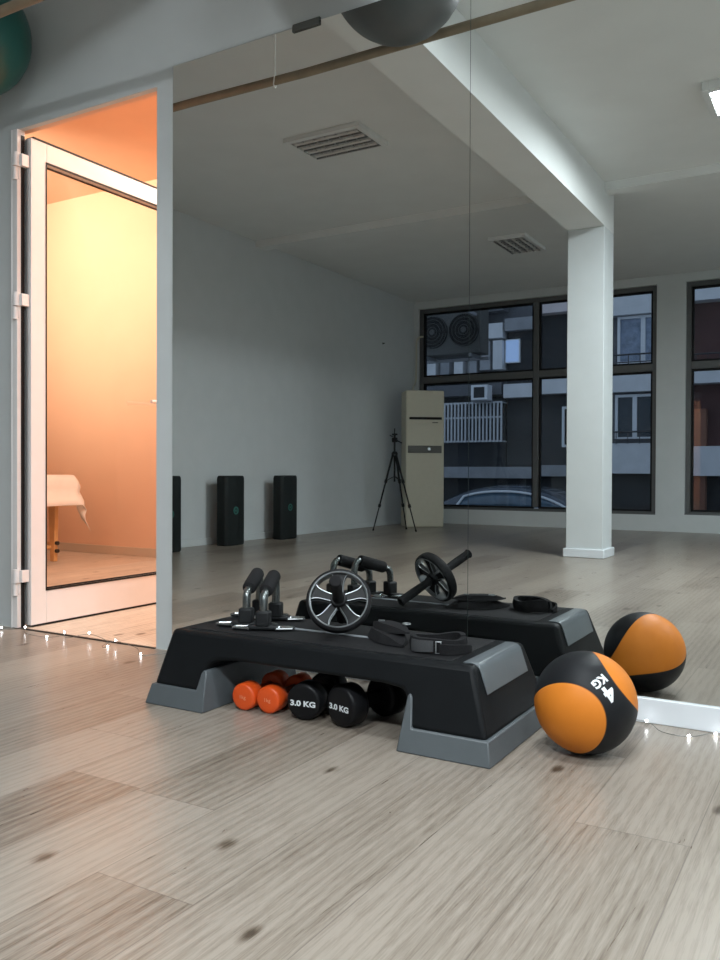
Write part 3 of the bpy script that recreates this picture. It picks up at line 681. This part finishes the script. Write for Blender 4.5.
# ================================================================== BLOCKS by the left wall
def block(y, label):
    x = XL+0.185; w_, t_, h_ = 0.26, 0.105, 0.60
    r = thing('fitness_block', (x, y, 0), label, 'fitness block', 'black blocks along the wall')
    mb = MB()
    secs = []
    for z, k in ((0.0,0.95),(0.012,1.0),(h_-0.03,1.0),(h_-0.008,0.97),(h_,0.90)):
        a = w_/2*k; b = t_/2*k
        secs.append([V((-b,-a,z)),V((b*0.75,-a,z)),V((b,-a*0.80,z)),V((b*1.10,0,z)),V((b,a*0.80,z)),V((b*0.6,a,z)),V((-b,a,z))])
    mb.ring_loft(secs); mb.build('body', M['block'], r, bevel=0.006)
    e = MB(); e.lathe([(0.020,0),(0.034,0),(0.034,0.003),(0.020,0.003),(0.020,0)], (t_/2*1.07,0.005,0.30), (1,0,0), 28); e.obox((t_/2*1.07+0.001,0.005,0.30),(1,0,0),(0,1,0),(0,0,1),0.003,0.020,0.020)
    e.build('emblem', M['teal_print'], r)
block(-2.68, 'black upright block by the wall partly hidden by the mirror edge')
block(-3.48, 'black upright block by the wall, middle of the three')
block(-4.29, 'black upright block by the wall nearest the tripod')

# ================================================================== TRIPOD
tri = thing('tripod', (-4.24, -5.85, 0), 'thin black camera tripod standing in front of the air conditioner', 'tripod')
def tq(x, yv, z): return V((x+0.04, -yv, z))-V(tri.location)
apex = tq(-4.345, 5.86, 0.83)
MB().lathe([(0,-0.03),(0.028,-0.03),(0.034,-0.01),(0.034,0.012),(0.020,0.03),(0,0.03)], apex, (0,0,1), 16).build('hub', M['black'], tri)
MB().tube([apex-V((0,0,0.30)), apex+V((0,0,0.13))], 0.0105, 10).build('centre_column', M['black'], tri)
hd = MB(); hp = apex+V((0,0,0.13)); hd.obox(hp+V((0,0,0.025)),(1,0,0),(0,1,0),(0,0,1),0.05,0.04,0.05); hd.obox(hp+V((0,0,0.085)),(1,0,0),(0,1,0),(0,0,1),0.055,0.03,0.018)
hd.tube([hp+V((0,0,0.05)), hp+V((0,0,0.08))], 0.012, 10); hd.tube([hp+V((0,0,0.03)), hp+V((0.075,-0.03,-0.01))], 0.007, 8); hd.tube([hp+V((0,0,0.09)), hp+V((0,0,0.15))], 0.006, 8); hd.tube([hp+V((-0.02,0,0.06)), hp+V((-0.055,0.01,0.075))], 0.006, 8)
hd.build('head', M['black'], tri, bevel=0.003)
for q in (tq(-4.52,5.70,0), tq(-4.05,5.80,0), tq(-4.32,6.10,0)):
    lg = MB(); a = apex+V((0,0,-0.01)); d = q-a; a = a+V((d.x,d.y,0)).normalized()*0.022; d = q-a
    lg.tube([a, a+d*0.36], 0.0115, 10); lg.tube([a+d*0.34, a+d*0.68], 0.009, 10); lg.tube([a+d*0.66, a+d*0.98], 0.0068, 10)
    lo = lg.build('leg', M['black'], tri)
    for t_ in (0.35, 0.67): MB().tube([a+d*(t_-0.02), a+d*(t_+0.02)], 0.0165, 10).build('leg_lock', M['black'], lo)
    MB().tube([a+d*0.975, q], [0.009, 0.0105], 10).build('rubber_foot', M['rubber'], lo)
br = MB()
for q in (tq(-4.52,5.70,0), tq(-4.05,5.80,0), tq(-4.32,6.10,0)):
    a = apex; d = q-a; br.tube([apex-V((0,0,0.24)), a+d*0.34+V((0,0,0.0))], 0.0045, 6)
br.build('brace', M['black'], tri)

# ================================================================== AIR CONDITIONER
ACR = radians(-38); ACF = V((-4.25, -6.50, 0)); ACN = V((sin(-ACR), cos(ACR), 0))
ac = thing('air_conditioner', ACF-ACN*0.15, 'tall cream floor-standing air conditioner in the corner by the window', 'air conditioner', rz=ACR)
MB().box((-0.225, -0.15, 0), (0.225, 0.15, 1.575)).build('cabinet', M['ac'], ac, bevel=0.018, bseg=3)
MB().box((-0.185, 0.147, 1.240), (0.195, 0.154, 1.268)).build('air_slot', M['gasket'], ac)
MB().box((0.085, 0.148, 1.200), (0.150, 0.153, 1.211)).build('badge', M['ac_dark'], ac)
pn_ = MB().box((-0.200, 0.146, 0.855), (0.195, 0.156, 0.940)).build('control_panel', M['ac_dark'], ac, bevel=0.004)
MB().lathe([(0,0),(0.016,0),(0.016,0.008),(0,0.008)], (0.045, 0.156, 0.902), (0,1,0), 16).build('knob', M['chrome'], pn_)
for z0_, z1_ in ((0.10, 0.845), (0.95, 1.19)): MB().box((-0.215, 0.149, z0_), (0.215, 0.1525, z1_)).build('front_panel', M['ac'], ac, bevel=0.002)
ri = Matrix.Rotation(-ACR, 3, 'Z')
pp = [ri @ (V(p)-V(ac.location)) for p in [(-4.50,-6.72,1.56), (-4.62,-6.92,1.66), (-4.745,-7.24,1.78), (-4.745,-7.26,2.05), (-4.745,-7.26,2.25), (-4.72,-7.27,2.32), (-4.66,-7.28,2.33)]]
MB().tube(smoothpath(pp, 5), 0.011, 8).build('pipe', M['ac'], ac)
hk = MB(); hk.lathe([(0,0),(0.012,0),(0.012,0.004),(0.004,0.006),(0.004,0.022),(0.007,0.024),(0,0.026)], (XL, -6.52, 2.157), (1,0,0), 12)
tag(hk.build('wall_hook', M['gasket']), 'small dark hook high on the plain wall near the air conditioner', 'hook')

# ================================================================== CEILING LIGHTS
def ceiling_light(x0, x1, y0, y1, along_x, on, label, grp):
    cx, cy = (x0+x1)/2, (y0+y1)/2; r = thing('ceiling_light', (cx, cy, H), label, 'ceiling light', grp)
    a, b = (x1-x0)/2, abs(y1-y0)/2; t = 0.035; zb = -0.055 if on else -0.032
    f = MB(); f.box((-a,-b,zb), (-a+t,b,0)); f.box((a-t,-b,zb), (a,b,0)); f.box((-a+t,-b,zb), (a-t,-b+t,0)); f.box((-a+t,b-t,zb), (a-t,b,0))
    f.build('housing', M['lamp_white'], r, bevel=0.003)
    MB().box((-a+t,-b+t,-0.006), (a-t,b-t,-0.001)).build('tray', M['lamp_white'] if on else M['tray'], r)
    n = 4; long_, short = (a, b) if along_x else (b, a)
    for i in range(n):
        s = -short+t+(2*(short-t))*(i+0.5)/n
        p0, p1 = (V((-long_+t+0.01, s, -0.022)), V((long_-t-0.01, s, -0.022))) if along_x else (V((s,-long_+t+0.01,-0.022)), V((s,long_-t-0.01,-0.022)))
        MB().tube([p0, p1], 0.0125, 12).build('tube', M['tube_on'] if on else M['tube_off'], r)
    l = MB()
    for i in range(n+1):
        s = -short+t+(2*(short-t))*i/n
        if along_x: l.box((-long_+t, s-0.004, zb), (long_-t, s+0.004, zb+0.012))
        else: l.box((s-0.004, -long_+t, zb), (s+0.004, long_-t, zb+0.012))
    m_ = 6
    for i in range(1, m_):
        s = -long_+t+(2*(long_-t))*i/m_
        if along_x: l.box((s-0.0015, -short+t, zb+0.002), (s+0.0015, short-t, zb+0.009))
        else: l.box((-short+t, s-0.0015, zb+0.002), (short-t, s+0.0015, zb+0.009))
    l.build('louvre', M['louvre'], r)
ceiling_light(-3.185, -2.62, -2.585, -2.205, True, False, 'unlit louvred ceiling light nearest the mirror, before the cross beam', 'unlit ceiling lights')
ceiling_light(-2.90, -2.545, -5.60, -5.01, False, False, 'unlit louvred ceiling light beyond the cross beam, near windows', 'unlit ceiling lights')
ceiling_light(-0.735, -0.125, -3.12, -2.70, True, True, 'lit bright louvred ceiling light beside the long beam', 'lit ceiling lights')
ceiling_light(1.25, 1.86, -3.12, -2.70, True, True, 'unseen lit louvred ceiling light added far from the long beam', 'lit ceiling lights')  # out of view, added to brighten the right bay
ceiling_light(-0.735, -0.125, -1.16, -0.74, True, True, 'lit louvred ceiling light over the floor before the mirror', 'lit ceiling lights')
ceiling_light(1.25, 1.86, -1.16, -0.74, True, True, 'unseen lit louvred ceiling light added before the mirror, far from long beam', 'lit ceiling lights')  # second added fixture of the unseen outer row

# ================================================================== MASSAGE TABLE
TDX, TDY = -0.30, -0.28
mt = thing('massage_table', (-5.25+TDX, 1.80+TDY, 0), 'massage table with wooden legs seen through the glass door', 'table')
TZ = 0.60
loc(MB().box((-6.05+TDX,1.50+TDY,TZ-0.07), (-4.44+TDX,2.12+TDY,TZ)).build('padded_top', M['sheet'], mt, bevel=0.02, bseg=3), mt)
for x in (-5.95+TDX, -4.54+TDX):
    for y in (1.56+TDY, 2.06+TDY):
        lg = MB(); s = 1 if x < -5.3 else -1
        lg.prism([(-0.045,TZ-0.07),(0.045,TZ-0.07),(0.038,0.34),(0.022,0.02),(0.022,0.0),(-0.020,0.0),(-0.020,0.02),(-0.030,0.36)], lambda u,z: (x+u*s, y-0.016, z), lambda u,z: (x+u*s, y+0.016, z))
        lo = loc(lg.build('leg', M['beech'], mt, bevel=0.004), mt)
        for z in (0.13, 0.075): MB().lathe([(0,0),(0.014,0),(0.014,0.02),(0,0.02)], (x+0.024, y, z), (1,0,0), 12).build('knob', M['gasket'], lo)
br = MB()
for x in (-5.95+TDX, -4.56+TDX): br.tube([(x,1.56+TDY,0.10), (x,2.06+TDY,0.10)], 0.014, 8)
for y in (1.56+TDY, 2.06+TDY): br.tube(smoothpath([(q+TDX,y,zz) for q, zz in ((-4.57,0.12), (-4.75,0.17), (-5.25,0.38), (-5.75,0.17), (-5.93,0.12))],5), 0.011, 8)
loc(br.build('brace', M['beech'], mt), mt)
# sheet hanging over the table
sh = MB(); nx, ny = 44, 26; grid = []
for i in range(nx+1):
    row = []
    for j in range(ny+1):
        u = -6.10+1.90*i/nx; v = 1.30+1.02*j/ny
        x, y, z = u, v, TZ+0.006
        ex = max(0.0, u+4.43); ey = max(0.0, 1.495-v, v-2.125)
        fall = ex+ey
        if ex > 0: x = -4.43+0.030*min(1, ex/0.03)+0.22*ex
        if v < 1.495: y = 1.495-0.020*min(1, ey/0.03)-0.10*ey
        if v > 2.125: y = 2.125+0.020*min(1, ey/0.03)+0.10*ey
        z -= max(0, fall-0.012)*0.95
        if fall > 0.02:
            wv2 = min(1, fall/0.15)*0.018*(sin(u*31)+0.6*sin(v*27+1.3)); y += wv2 if ey > 0 else 0; x += wv2 if ex > 0 else 0
        row.append(sh.bm.verts.new((x+TDX, y+TDY, z)))
    grid.append(row)
for i in range(nx):
    for j in range(ny): sh.bm.faces.new((grid[i][j], grid[i+1][j], grid[i+1][j+1], grid[i][j+1]))
so = sh.build('bed_sheet', M['sheet'], smooth=180); sm = so.modifiers.new('thickness', 'SOLIDIFY'); sm.thickness = 0.003; sm.offset = 1
tag(so, 'white sheet draped over the massage table behind the glass door', 'sheet')
tw = MB(); pr_ = []
for i in range(13):
    a = pi*i/12; pr_.append((0.10*cos(a), 0.050*sin(a)**0.7))
tw.prism(pr_, lambda u,z: (-4.88+u+TDX, 1.60+TDY, TZ+0.011+z), lambda u,z: (-4.88+u+TDX, 2.0+TDY, TZ+0.011+z))
tag(tw.build('folded_towel', M['sheet'], bevel=0.01), 'small white folded towel lying on the sheeted massage table', 'towel')

# ================================================================== OUTDOORS
SZ = -1.02; FY = -16.0
structure('street', MB().box((-22, -16.2, SZ-0.2), (12, YW-0.22, SZ)), M['asphalt'])
apt = thing('apartment_building', (-5.0, FY-0.5, SZ), 'grey apartment block with pale balcony bands across the street', 'building')
loc(MB().box((-20, FY-4.0, SZ), (10, FY-0.55, 10.0)).build('wall', M['facade'], apt), apt)
def fb(x0, x1, z0, z1, m, d0=0.0, d1=0.5, name='wall_panel', par=None):
    return loc(MB().box((x0, FY-d1, z0), (x1, FY-d0, z1)).build(name, m, apt), apt)
# wing at the pillar: bands, windows
def fwin(x0, x1, z0, z1, mull, m, d=0.12, rail=True):
    f = MB(); t = 0.055
    f.box((x0, FY-d-0.10, z0), (x0+t, FY-d, z1)); f.box((x1-t, FY-d-0.10, z0), (x1, FY-d, z1)); f.box((x0+t, FY-d-0.10, z0), (x1-t, FY-d, z0+t)); f.box((x0+t, FY-d-0.10, z1-t), (x1-t, FY-d, z1))
    for q in mull: f.box((q-0.045, FY-d-0.10, z0+t), (q+0.045, FY-d, z1-t))
    fo = loc(f.build('window', M['pvc'], apt), apt)
    p = MB().box((x0+t*0.5, FY-d-0.08, z0+t*0.5), (x1-t*0.5, FY-d-0.05, z1-t*0.5)).build('pane', m, fo)
    return fo
fb(-4.65,-3.10,-1.02,0.62,M['facade_dark'],0.30); 
for (z0,z1) in ((3.98,4.38),(2.35,2.77),(0.62,1.26),(5.9,6.5)): fb(-4.65,-3.10,z0,z1,M['band'],0.0)
for (z0,z1) in ((2.77,3.98),(1.26,2.35),(4.38,5.9)): fb(-4.65,-3.10,z0,z1,M['facade'],0.22)
fwin(-4.38,-3.42,2.95,3.96,[-3.85],M['curtain']); fwin(-4.42,-3.42,1.34,2.30,[-4.01],M['dark_pane'])
def frail(x0, x1, z, name='railing'):
    f = MB(); f.tube([(x0,FY+0.02,z),(x1,FY+0.02,z)],0.018,8); f.tube([(x0,FY+0.02,z-0.16),(x1,FY+0.02,z-0.16)],0.012,8)
    n_ = int((x1-x0)/0.22)
    for i in range(n_+1):
        x = x0+(x1-x0)*i/n_; f.tube([(x,FY+0.02,z-0.26),(x,FY+0.02,z)],0.010,6)
    return loc(f.build(name, M['rail'], apt), apt)
frail(-4.6,-3.15,3.13); frail(-4.6,-3.15,1.50)
# wing to the right: brown recessed loggias
for (z0,z1) in ((4.14,4.43),(2.46,2.84),(0.58,1.18)): fb(-3.02,2.5,z0,z1,M['band'],0.0)
for (z0,z1) in ((2.84,4.14),(1.18,2.46),(4.43,6.0)): fb(-3.02,2.5,z0,z1,M['facade_brown'],0.35)
fb(-3.02,2.5,-1.02,0.58,M['facade_dark'],0.35); fb(-3.10,-3.02,-1.02,6.0,M['facade'],0.1)
fb(-2.82,-2.60,-1.02,1.95,M['orange_reflection'],0.12); frail(-3.0,2.4,3.05);  # upright orange strip stands in for a reflection in the window glass
for x in (-1.4, 0.6): fwin(x,x+0.9,1.30,2.30,[x+0.45],M['dark_pane'],0.25); fwin(x,x+0.9,2.95,3.95,[x+0.45],M['curtain'],0.25)
# bay behind the pillar's left pane
fb(-6.10,-4.72,4.17,4.40,M['band_pink'],0.0); fb(-6.10,-4.72,2.38,2.74,M['band'],0.0); fb(-6.10,-4.72,2.74,4.17,M['facade_dark'],0.3); fb(-6.10,-4.72,0.80,2.38,M['facade_dark'],0.25); fb(-6.10,-4.72,0.55,0.80,M['concrete'],0.1); fb(-6.10,-4.72,-1.02,0.55,M['facade_dark'],0.3)
fwin(-5.35,-4.85,3.0,3.95,[-5.1],M['curtain'],0.2); fwin(-5.6,-4.8,1.2,2.1,[-5.2],M['dark_pane'],0.2)
# middle-left bay
fb(-6.90,-6.12,3.86,4.14,M['concrete'],0.05); fb(-6.90,-6.12,2.66,3.86,M['facade_dark'],0.25); fb(-6.90,-6.12,2.33,2.64,M['band'],0.0); fb(-6.90,-6.12,0.79,2.33,M['facade_dark'],0.25)
f = MB(); f.box((-6.93,FY-0.25,3.14),(-6.58,FY-0.18,3.68)); fo = loc(f.build('window', M['pvc'], apt), apt)
p = MB().box((-6.905,FY-0.178,3.165),(-6.605,FY-0.170,3.655)).build('lit_pane', M['lit_pane'], fo)
# stair bay with tall pale panels, grille below
fb(-9.4,-6.95,4.35,6.0,M['facade'],0.1); fb(-7.50,-6.95,3.72,4.06,M['band'],0.05); fb(-7.50,-7.25,3.0,3.66,M['concrete'],0.05); fb(-7.18,-6.95,3.0,3.66,M['band'],0.05)
for x in (-9.2,-8.85,-8.5,-8.15,-7.8): fb(x,x+0.22,2.75,3.30,M['band'] if int(x*100)%2 else M['concrete'],0.05)
fb(-9.4,-7.5,3.30,4.35,M['facade_dark'],0.2); fb(-9.4,-6.95,2.42,2.68,M['facade'],0.0); fb(-9.4,-6.95,0.72,2.42,M['facade_dark'],0.3)
fb(-12.0,-6.12,0.50,0.76,M['concrete'],0.0); fb(-12.0,-6.12,-1.02,0.50,M['facade_dark'],0.35); fb(-12.0,-9.4,0.76,6.0,M['facade'],0.2)
g = MB(); gx0, gx1, gz0, gz1 = -8.42, -6.92, 1.33, 2.25
for i in range(18):
    x = gx0+(gx1-gx0)*i/17; g.box((x-0.018,FY+0.04,gz0),(x+0.018,FY+0.075,gz1))
for z in (gz0, 1.88, gz1-0.03): g.box((gx0,FY+0.03,z),(gx1,FY+0.05,z+0.04))
g.box((gx0,FY-0.3,gz0),(gx0+0.03,FY+0.04,gz0+0.03)); g.box((gx1-0.03,FY-0.3,gz0),(gx1,FY+0.04,gz0+0.03)); g.box((gx0,FY-0.3,gz1-0.03),(gx0+0.03,FY+0.04,gz1)); g.box((gx1-0.03,FY-0.3,gz1-0.03),(gx1,FY+0.04,gz1))
loc(g.build('window_grille', M['grille'], apt), apt)
wa = thing('window_air_conditioner', (-7.32, FY+0.27, 2.27), 'small white air conditioner box on the facade above the white grille', 'air conditioner')
MB().box((-0.20,-0.15,0),(0.20,0.15,0.34)).build('case', M['pvc'], wa, bevel=0.01); g = MB()
g.box((-0.13,0.15,0.05),(0.13,0.153,0.29)); g.build('vent', M['facade_dark'], wa)
MB().box((-0.22,-0.15,-0.03),(0.22,0.1,0.0)).build('bracket', M['concrete'], wa)
# twin-fan condenser just outside the window
cd = thing('outdoor_condenser', (-4.79, -8.45, 2.20), 'dark twin-fan air conditioner condenser hung outside the window', 'condenser')
MB().box((-0.47,-0.17,0.04),(0.47,0.14,0.67)).build('case', M['cond'], cd, bevel=0.012)
for x in (-0.23, 0.235):
    f = MB(); f.lathe([(0.0,0),(0.05,0.0),(0.20,0.004),(0.222,0.012),(0.222,-0.01),(0,-0.01)], (x,0.148,0.36), (0,1,0), 36)
    fo = f.build('fan_guard', M['gasket'], cd)
    f = MB()
    for r0 in (0.07,0.12,0.17,0.215): f.tube(arc((x,0.166,0.36), r0, 0, 2*pi*0.98, 30, (1,0,0), (0,0,1)), 0.004, 5, closed=False)
    f.lathe([(0,0),(0.04,0),(0.04,0.012),(0,0.012)], (x,0.16,0.36), (0,1,0), 20)
    f.build('fan_grille', M['cond'], fo)
f = MB()
for x in (-0.33, 0.33): f.box((x-0.02,-0.20,0.0),(x+0.02,0.16,0.04)); 
f.box((-0.47,-0.20,-0.02),(0.47,-0.16,0.02)); f.build('bracket', M['concrete'], cd)
for x in (-0.40, 0.40): MB().box((x-0.02, 0.10, 0.53), (x+0.02, 0.905, 0.57)).build('bracket', M['concrete'], cd)

# car parked on the street
car = thing('car', (-4.95, -11.9, SZ), 'dark parked car with chrome window outline seen through the window', 'car')
LH_, WH = 2.2, 0.86
def car_sec(x):
    t = (x+LH_)/(2*LH_)
    top = 0.98-0.20*max(0,(abs(x)-1.3)/0.9)**2.0
    hw = WH*(1-0.16*(abs(x)/LH_)**4)
    return [V((x,-hw*0.96,0.22)),V((x,-hw,0.5)),V((x,-hw*0.97,0.82)),V((x,-hw*0.88,top)),V((x,0,top+0.03)),V((x,hw*0.88,top)),V((x,hw*0.97,0.82)),V((x,hw,0.5)),V((x,hw*0.96,0.22)),V((x,0,0.18))]
MB().ring_loft([car_sec(-LH_+2*LH_*i/28) for i in range(29)]).build('body', M['car'], car, smooth=50)
def roofz(x): return 1.42-0.46*(abs(x+0.12)/1.42)**2.3
cab = []
for i in range(25):
    x = -1.50+2.78*i/24; z = max(0.985, roofz(x)); k = (z-0.98)/0.44; hw = 0.76-0.16*k
    cab.append([V((x,-0.78,0.93)),V((x,-hw-0.02,z-0.05 if z > 1.05 else 0.96)),V((x,-hw*0.86,z)),V((x,0,z+0.02)),V((x,hw*0.86,z)),V((x,hw+0.02,z-0.05 if z > 1.05 else 0.96)),V((x,0.78,0.93))])
MB().ring_loft(cab).build('roof', M['car'], car, smooth=60)
def win_outline(s, off):
    top = []; xs = [-0.95+1.95*i/16 for i in range(17)]
    for x in xs:
        z = max(1.07, min(roofz(x)-0.085, 1.07+ (x+0.95)*1.6 if x < -0.7 else 9)); hw = 0.78-0.14*((z-0.98)/0.44)
        top.append(V((x, s*(hw+off), z)))
    bot = [V((x, s*(0.765+off), 1.055)) for x in reversed(xs)]
    return top, bot
for s in (1, -1):
    top, bot = win_outline(s, 0.018); bm_ = MB(); n_ = len(top)
    A = [bm_.bm.verts.new(p) for p in top]; B = [bm_.bm.verts.new(p) for p in bot[::-1]]
    for i in range(n_-1): bm_.bm.faces.new((A[i],A[i+1],B[i+1],B[i]))
    wo = bm_.build('side_window', M['car_glass'], car)
    sd = wo.modifiers.new('thickness','SOLIDIFY'); sd.thickness = 0.006
    top, bot = win_outline(s, 0.026)
    MB().tube(top+bot, 0.020, 8, closed=True).build('chrome_trim', M['pvc'], wo)
for x in (-1.38, 1.36):
    for s in (-1, 1):
        wh = MB(); wh.lathe([(0,-0.1),(0.2,-0.1),(0.30,-0.09),(0.315,-0.05),(0.315,0.05),(0.30,0.09),(0.2,0.1),(0,0.1)], (x, s*0.74, 0.315), (0,1,0), 32)
        wo = wh.build('wheel', M['rubber'], car)
        MB().lathe([(0,0),(0.19,0),(0.19,0.012),(0,0.02)], (x, s*0.84, 0.315), (0,s,0), 24).build('hubcap', M['rim'], wo)
